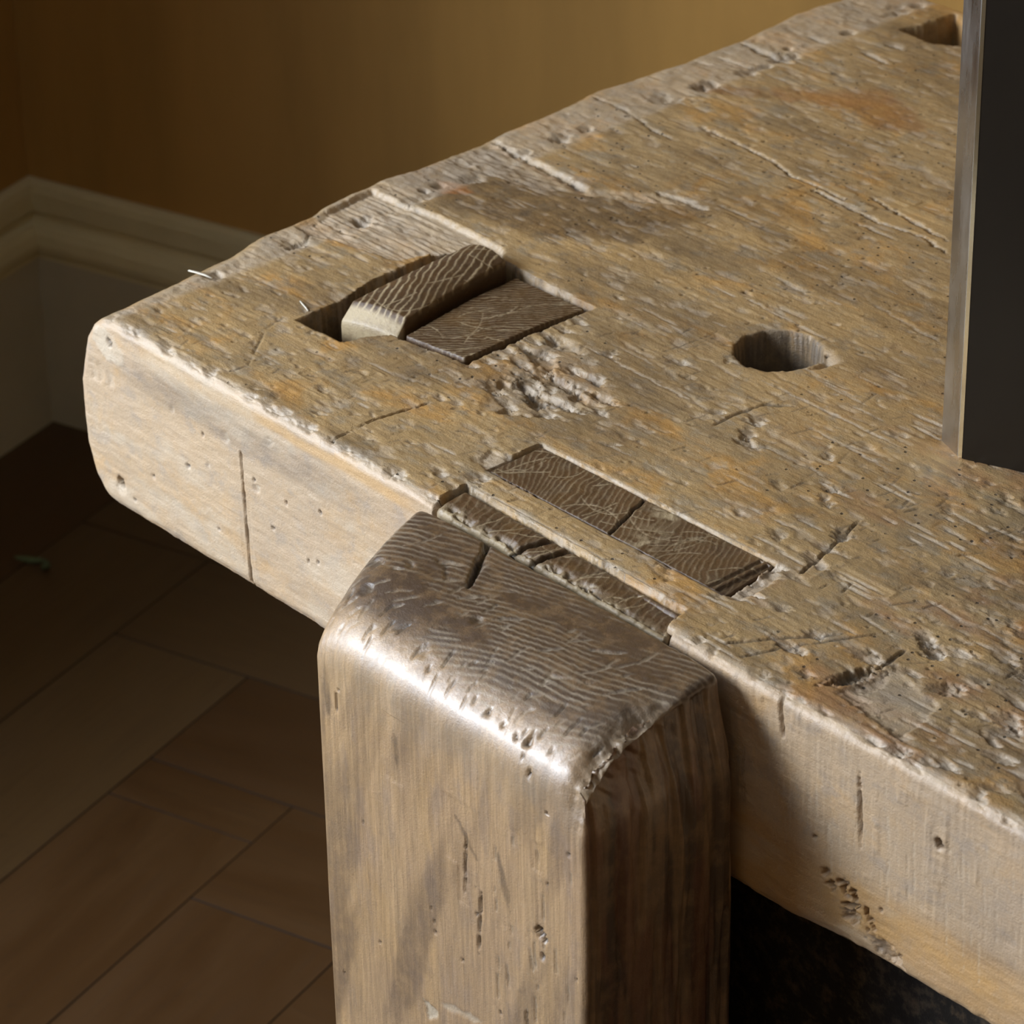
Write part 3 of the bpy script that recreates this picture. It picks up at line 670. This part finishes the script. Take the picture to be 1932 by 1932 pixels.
def dov_extra(mm, hh, Tt, top, Z):
    x, y = mm.T
    f = 1 - sm(0, 10, y + 4 * (fbm(x * .1, y * .1, 12, 3) - .5) * 2 + 2); Tt[1] = np.maximum(Tt[1], f * .8); hh = hh + f * (sm(.35, .65, fbm(x * .22, y * .25, 13, 4)) * 5.0 + fbm(x * .8, y * .6, 14, 3) * 1.5) * np.maximum(top, .6)
    for xc, s in ((366, -.25), (352, -.3)):
        m = (1 - sm(.6, 2.6, np.abs(x - (xc - (y - 10) * s)))) ; hh = hh + m * 5; Tt[3] = np.maximum(Tt[3], m * .8)
    hh = hh + sm(375, 450, x) * 3.2 * top
    return hh, Tt
ring_block('leg_dovetail', [(289, -1.5), (285.5, 22.8), (448.5, 20.0), (459.5, -1.5)], -.0020, -.052, .0007, (.9, .3), 4.5, 131, label='dark splintered dovetail of the leg on the front edge', extra=dov_extra, scr=16, palef=.6, rough_h=1.2, r_edge=.004)

# vise chop
CX0, CX1, CY0, CY1, CZ0, CZ1 = .318, .514, -.105, -.007, -.74, .001
r = Raster(270, 560, -120, 10, .5); X, Y = r.X, r.Y            # end grain on top
ph = (Y * 1.0 - X * .32 + 22 * (fbm(X * .012, Y * .012, 201, 3) - .5) + 1.5 * (fbm(X * .15, Y * .15, 202, 2) - .5)) / 4.0
ring = sm(.5, .9, np.abs((ph % 1) - .5) * 2); r.H -= ring * .10; ft = sm(-98, -80, Y)
r.T[0] = 1.15 * ft * (.82 + .3 * fbm(X * .05, Y * .05, 203, 3)); r.T[2] = 0; r.T[1] = ring * .8 * sm(.35, .65, fbm(X * .03, Y * .06, 207, 3)) * (.2 + fbm(X * .05, Y * .08, 204, 3))
r.H += (fbm(X * .25, Y * .25, 205, 4) - .5) * .8 + (fbm(X * .9, Y * .9, 206, 2) - .5) * .25
for _ in range(80):
    x = 310 + rng.rand() * 205; y = -104 + rng.rand() * 70; a = 1.1 + rng.randn() * .35; L = 5 + rng.rand() * 16
    r.line([(x, y), (x + math.cos(a) * L, y + math.sin(a) * L)], .6 + rng.rand() * .5, .5 + rng.rand() * .7, (0, .45, 0, .0), 0, .6)
for _ in range(26):
    x = 318 + rng.rand() * 190; y = -104 + rng.rand() * 20; a = 1.3 + rng.randn() * .2; L = 4 + rng.rand() * 9
    r.line([(x, y), (x + math.cos(a) * L, y + math.sin(a) * L)], .9, 1.4, (0, .1, 0, .5), 0, .3)
r.line([(365, -6), (371, -20), (378, -36), (381, -44)], 2.2, 6, (0, 0, 0, .95), 0, .6); r.line([(366, -6), (378, -36)], 3.4, 2, (.3, 0, 0, .2), 0, .6)
for (x, y, s) in ((326, -58, 6), (334, -76, 5), (322, -80, 6), (345, -50, 3), (400, -60, 4)): r.pit(x, y, s, s * .7, .3, 1.5, (.6, .2, 0, .2))
r.line([(352, -34), (362, -40), (370, -50)], 1.4, .8, (0, 0, 0, .6), 0, 2)
RCt = r
r = Raster(290, 545, -760, 20, .5); X, Y = r.X, r.Y            # front
r.H += (fbm(X * .5, Y * .02, 211, 4) - .5) * .55 + (fbm(X * .04, Y * .01, 212, 3) - .5) * 1.6
r.T[1] = sm(-62, -15, Y) * .3; bb = sm(.45, .68, fbm((X - Y * .35) * .04, Y * .008, 213, 4)); r.T[0] = bb * .4 + .16 * sm(-60, -200, Y) if False else bb * .42 + .18 * (1 - sm(-230, -60, Y))
r.T[0] = np.maximum(r.T[0], sm(-60, -330, Y) * .16) if False else r.T[0]
for (xa, ya, xb, yb, w_) in ((326, -30, 327, -66, 3.5), (378, -48, 380, -70, 2.5), (452, -78, 461, -112, 3), (420, -72, 440, -96, 2)): r.line([(xa, ya), (xb, yb)], w_, .15, (.0, 0, 0, .45), 0, 1.5)
r.line([(334, -46), (334, -58)], .8, 2, (0, 0, 0, .9))
r.line([(404, -197), (440, -191)], 2.0, .6, (0, .55, 0, 0), 0, 1)
r.poly([(392, -201), (405, -203), (404, -208), (396, -214)], 1.0, (0, .8, 0, 0), 1, 1.5)
r.pit(483, -112, 3, 4.5, .9, 3, (0, 0, 0, .8), False, .6); r.pit(484, -125, 1.6, 2, 0, 2, (0, 0, 0, .7), False, .5)
for P in ([(470, -160), (474, -190), (474, -205)], [(430, -80), (428, -120)], [(440, -110), (437, -150)]): r.line(P, 1.1, 2, (0, .2, 0, .55), 0, 1)
for _ in range(40):
    x = 450 + rng.rand() * 60; y = -60 - rng.rand() * 200; r.line([(x, y), (x + 1, y - 6 - rng.rand() * 16)], .9, 1.0, (0, .35, 0, .2), 0, .6)
for _ in range(26): r.pit(320 + rng.rand() * 190, -30 - rng.rand() * 240, .8, 1.1, 0, 1.4, (0, 0, 0, .7), False, .4)
for (x, y) in ((430, -11), (441, -12), (452, -13), (462, -14), (470, -11), (484, -12), (470, -19), (476, -24), (396, -10), (389, -7)): r.pit(x, y, 1.1, 1.3, 0, 3, (0, 0, 0, .9), False, .4)
r.pit(470, -13, 2.4, 2.6, 0, 5, (0, 0, 0, .95), False, .4)
RCf = r
r = Raster(-120, 10, -760, 20, .5); X, Y = r.X, r.Y            # right side (y, z), its shade painted in as overall brown
r.H += sm(.5, .7, fbm(X * .22, Y * .012, 221, 4)) * 2.2 + (fbm(X * .5, Y * .05, 222, 4) - .5) * .6
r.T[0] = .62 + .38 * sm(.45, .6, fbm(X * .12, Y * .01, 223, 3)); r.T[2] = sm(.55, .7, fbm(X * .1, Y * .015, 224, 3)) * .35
RCs = r
xs = np.arange(CX0, CX1 + .0005, .0010); ys = np.linspace(CY0, CY1, 96); zs = np.concatenate([[CZ0, -.6, -.45, -.36], np.arange(-.32, -.0005, .0012), [0, CZ1]])
V, Fq = box_surface(box_faces(xs, ys, zs, ('l',), np.linspace(CX0, CX1, 30), np.linspace(CY0, CY1, 20), np.linspace(CZ0, CZ1, 60)))
# cross-section radius: big roll at the top front, tight elsewhere
lo = np.array([xs[0], CY0, CZ0]); hi = np.array([xs[-1], CY1, CZ1])
P, Nn = round_map(V, lo, hi, .004)
# extra roll of the top towards the front and the left (wear), done as a drop of the top surface
def roll(P):
    dy = np.clip((-.050 - P[:, 1]) / .055, 0, 1); dl = np.clip((.350 - P[:, 0]) / .034, 0, 1); dr = np.clip((P[:, 0] - .492) / .022, 0, 1)
    drop = .027 * (1 - np.sqrt(np.maximum(0, 1 - dy ** 2.0))) + .016 * (1 - np.sqrt(np.maximum(0, 1 - dl ** 2))) * (.25 + .75 * sm(-.02, -.09, P[:, 1])) + .002 * dr ** 2
    return drop
dz = roll(P) * sm(-.05, -.004, P[:, 2])
P[:, 2] -= dz
# recompute normals of the rolled form by blending
e = 1e-4
Pa = P.copy(); Pa[:, 1] += e; Pb = P.copy(); Pb[:, 0] += e
gy = (roll(Pa) - roll(P)) / e; gx = (roll(Pb) - roll(P)) / e
tn = np.stack([gx, gy, np.ones(len(P))], 1); tn /= np.linalg.norm(tn, axis=1, keepdims=True)
wz = np.clip(Nn[:, 2], 0, 1)[:, None]; Nn = tn * wz + Nn * (1 - wz); Nn /= np.maximum(np.linalg.norm(Nn, axis=1, keepdims=True), 1e-6)
nz = np.clip(Nn[:, 2], 0, 1) ** 2; ny = np.clip(-Nn[:, 1], 0, 1) ** 2; nx = np.clip(Nn[:, 0], 0, 1) ** 2
mm = P * 1000
a = RCt.sample(mm[:, 0], mm[:, 1]); b = RCf.sample(mm[:, 0], mm[:, 2]); c_ = RCs.sample(mm[:, 1], mm[:, 2])
h = a[0] * nz + b[0] * ny + c_[0] * nx
# torn arris at the top right corner
ar = np.exp(-((mm[:, 0] - 511) / 9) ** 2) * sm(-46, -14, mm[:, 2]) * (nx + nz + ny > .1) * sm(-30, -60, mm[:, 1]) 
arn = fbm(mm[:, 0] * .12 + mm[:, 2] * .05, mm[:, 1] * .14 + mm[:, 2] * .14, 231, 4)
h = h + ar * (2 + 9 * arn)
T = a[1] * nz + b[1] * ny + c_[1] * nx
T[1] = np.maximum(T[1], ar * .5 * (ny + nz > .4)); T[0] = T[0] * (1 - .4 * ar)
P = P - Nn * (h * .001)[:, None]
# the jaw is skewed in plan and bulges slightly towards its back edge
P[:, 0] += -(P[:, 1] - CY0) / (CY1 - CY0) * (.022 * (1 - (P[:, 0] - CX0) / (CX1 - CX0)) + .012 * sm(-.06, 0, P[:, 2]))
P[:, 2] += .002 * sm(-.06, -.01, P[:, 1]) * 0
mesh_obj('vise_jaw', P + np.array([0, 0, TOPZ]), Fq, M['chop'], wb, T)['label'] = 'upright vise jaw with dark end grain and a rounded shiny front edge'

# under-structure: legs, rails, boards set back under the top
def part_box(name, lo, hi, mat, parent=wb, b=.003):
    V, F = bevel_box(lo, hi, b); return mesh_obj(name, V, F, mat, parent, smooth=False)
part_box('leg', (.285, .001, 0), (.455, .088, TOPZ - .1235), M['darkwood'])
part_box('leg', (.285, .590, 0), (.455, .672, TOPZ - .1235), M['darkwood'])
part_box('leg', (1.28, .001, 0), (1.44, .088, TOPZ - .1235), M['darkwood'])
part_box('leg', (1.28, .590, 0), (1.44, .672, TOPZ - .1235), M['darkwood'])
part_box('rail', (.455, .06, .12), (1.28, .11, .22), M['darkwood']); part_box('rail', (.455, .59, .12), (1.28, .64, .22), M['darkwood'])
x0 = .456
for wd_ in (.29, .27, .262):
    part_box('board', (x0, .034, .28), (x0 + wd_ - .002, .056, TOPZ - .1245), M['underwood']); x0 += wd_

# ------------------------------------------------------------------ planing stop in its mortise
st = empty('planing_stop', bench(.13, .15, TOPZ), BENCH_ROT)
tagp(st, 'dark end-grain planing stop wedged in the mortise near the left end of the bench', 'planing stop')
def local(o):                                            # meshes are laid out in the bench frame
    o.location = (-.13, -.15, -TOPZ); return o
def dome(mm, u, v): return .010 * np.sin(np.clip(u * .95 + .03, 0, 1) * math.pi) ** .8 * (.5 + .5 * v) - .006 * (1 - v) ** 6 + .0 * u
def st_ex(mm, hh, Tt, top, Z):
    return hh, Tt
def chamf_glare(mm, hh, Tt, top, Z):  # window glare on the chamfer painted as pale tint, weaker below it
    y = mm[:, 1] - .18 * (mm[:, 0] - 92); k_ = sm(105, 108, y); Tt[1] = Tt[1] * k_ + (.25 + .7 * sm(-.007, -.004, Z)) * (1 - k_); Tt[0] *= k_; hh = hh * (.25 + .75 * k_)
    return hh, Tt
o = ring_block('raised_block', [(92, 98), (83, 203), (114, 204), (131, 107)], .0045, -.085, .0006, (.85, .5), 4.6, 151, extra=chamf_glare, scr=8, palef=2.4, zfun=lambda mm, u, v: .0055 * np.sin(np.clip(u, 0, 1) * math.pi * .8 + .35) * (.45 + .55 * sm(0, .4, v)) - .009 * np.clip((.10 - v) / .10, 0, 1), parent=st, r_edge=.0018, rough_h=.5, label='raised dark block with wavy pale growth rings and a chamfer with painted glare')
local(o)
o = ring_block('lower_block', [(135, 110), (119, 206), (179, 205), (181, 113.5)], .0012, -.085, .0006, (-.72, .7), 3.0, 171, scr=14, palef=1.4, parent=st, rough_h=.8, zfun=lambda mm, u, v: -.0025 * sm(.55, 1, v) - .002 * (1 - u), label='lower block flush with the top, scratched end grain')
local(o)

# ------------------------------------------------------------------ standing metal slab
ms = empty('metal_slab', bench(.439, .228, TOPZ)); 
p1 = bench(.421, .235) ; p2 = bench(.439, .228); p3 = bench(.472, .241)
d12 = (p1 - p2); d23 = (p3 - p2).normalized()
ms.rotation_euler = (0, 0, math.atan2(d23.y, d23.x))
tagp(ms, 'tall dark lacquered metal slab with a pale steel edge standing on the bench', 'metal slab')
ang = -math.atan2(d23.y, d23.x); ca, sa_ = math.cos(ang), math.sin(ang)
q1 = np.array([d12.x * ca - d12.y * sa_, d12.x * sa_ + d12.y * ca])     # back corner of the narrow side in the slab frame
print('slab side', q1)
HS, LS = .62, .30
def prism(name, plan, z0, z1, mat, parent, b=0):
    n = len(plan); V = [(x, y, z0) for x, y in plan] + [(x, y, z1) for x, y in plan]
    F = [[i, (i + 1) % n, n + (i + 1) % n, n + i] for i in range(n)] + [list(range(n))[::-1], [n + i for i in range(n)]]
    return mesh_obj(name, V, F, mat, parent, smooth=False)
bv = .0022
th_ = q1[1]
prism('side_edge', [(.0006, .0), (.0022, .0004), (.0022, th_), (q1[0], th_), (q1[0] * .06, th_ * .06)], 0, HS, M['steel'], ms)
prism('corner_strip', [(.0, -.0006), (bv, -.0010), (bv, .0004), (.0006, .0004)], .0005, HS, M['brass'], ms)
prism('front_face', [(bv, -.0008), (LS, -.0008), (LS, .0020), (bv, .0020)], 0, HS, M['lacquer'], ms)
prism('back_plate', [(.0024, .0022), (LS, .0022), (LS, th_), (.0024, th_)], 0.0, HS, M['steel'], ms)

# ------------------------------------------------------------------ small loose things
def strip(name, pts, wd, th, mat, parent=None, lift=0):
    V = []; F = []
    for i, p in enumerate(pts):
        p = np.array(p); q = np.array(pts[min(i + 1, len(pts) - 1)]) - np.array(pts[max(i - 1, 0)]); t = np.array([-q[1], q[0], 0]); t /= np.linalg.norm(t) + 1e-9
        k_ = wd * (.35 + .65 * math.sin(math.pi * (i + .5) / len(pts)))
        for s, zz in ((-1, 0), (1, 0), (1, th), (-1, th)): V.append(p + t * s * k_ / 2 + np.array([0, 0, zz]))
    for i in range(len(pts) - 1):
        for j in range(4):
            a, b = i * 4 + j, i * 4 + (j + 1) % 4; F.append([a, b, b + 4, a + 4])
    F += [[3, 2, 1, 0], [len(V) - 4, len(V) - 3, len(V) - 2, len(V) - 1]]
    c = np.array(V).mean(0); c[2] = min(v[2] for v in V)
    o = mesh_obj(name, np.array(V) - c, F, mat, parent, smooth=True); o.location = c; return o
def bw(x, y, z): return np.array(bench(x / 1000, y / 1000, TOPZ + z / 1000))
o = strip('wood_splinter', [bw(63, 93, .2), bw(67, 91.5, .5), bw(72, 89.8, .6), bw(76, 88.4, .3)], .0012, .0004, M['shaving'])
tagp(o, 'thin white wood splinter beside the square hole of the planing stop', 'splinter')
o = strip('wood_shaving', [bw(-12, 71, .1), bw(-6, 72.4, .5), bw(0, 73.6, .7), bw(6, 74.4, .4)], .0020, .0006, M['shaving'])
tagp(o, 'pale curled wood shaving lying on the left end of the bench top', 'wood shaving')
# leaf with two lobes on the floor
def leaf():
    t = empty('fallen_leaf', room(.165, -.225, .0006))
    tagp(t, 'small dull green fallen leaf on the parquet near the room corner', 'leaf')
    for nm, a0, L, wd in (('leaf_blade', -.25, .030, .011), ('leaf_blade', 1.25, .026, .008)):
        n = 9; V = []; F = []
        for i in range(n):
            s = i / (n - 1); wv = wd * math.sin(math.pi * s) ** .8 * .5 + .0002
            for k_, zz in ((-1, .0022), (0, .0006), (1, .0022)):
                x_, y_ = s * L, k_ * wv; V.append((x_ * math.cos(a0) - y_ * math.sin(a0), x_ * math.sin(a0) + y_ * math.cos(a0), zz + .006 * s * s))
        m_ = len(V); V += [(a, b, c + .0004) for a, b, c in V]
        for i in range(n - 1):
            for k_ in range(2):
                a = i * 3 + k_; F.append([a, a + 1, a + 4, a + 3]); F.append([m_ + a + 3, m_ + a + 4, m_ + a + 1, m_ + a])
        mesh_obj(nm, V, F, M['leaf'], t)
    t.rotation_euler = (0, 0, math.radians(200)); return t
leaf()
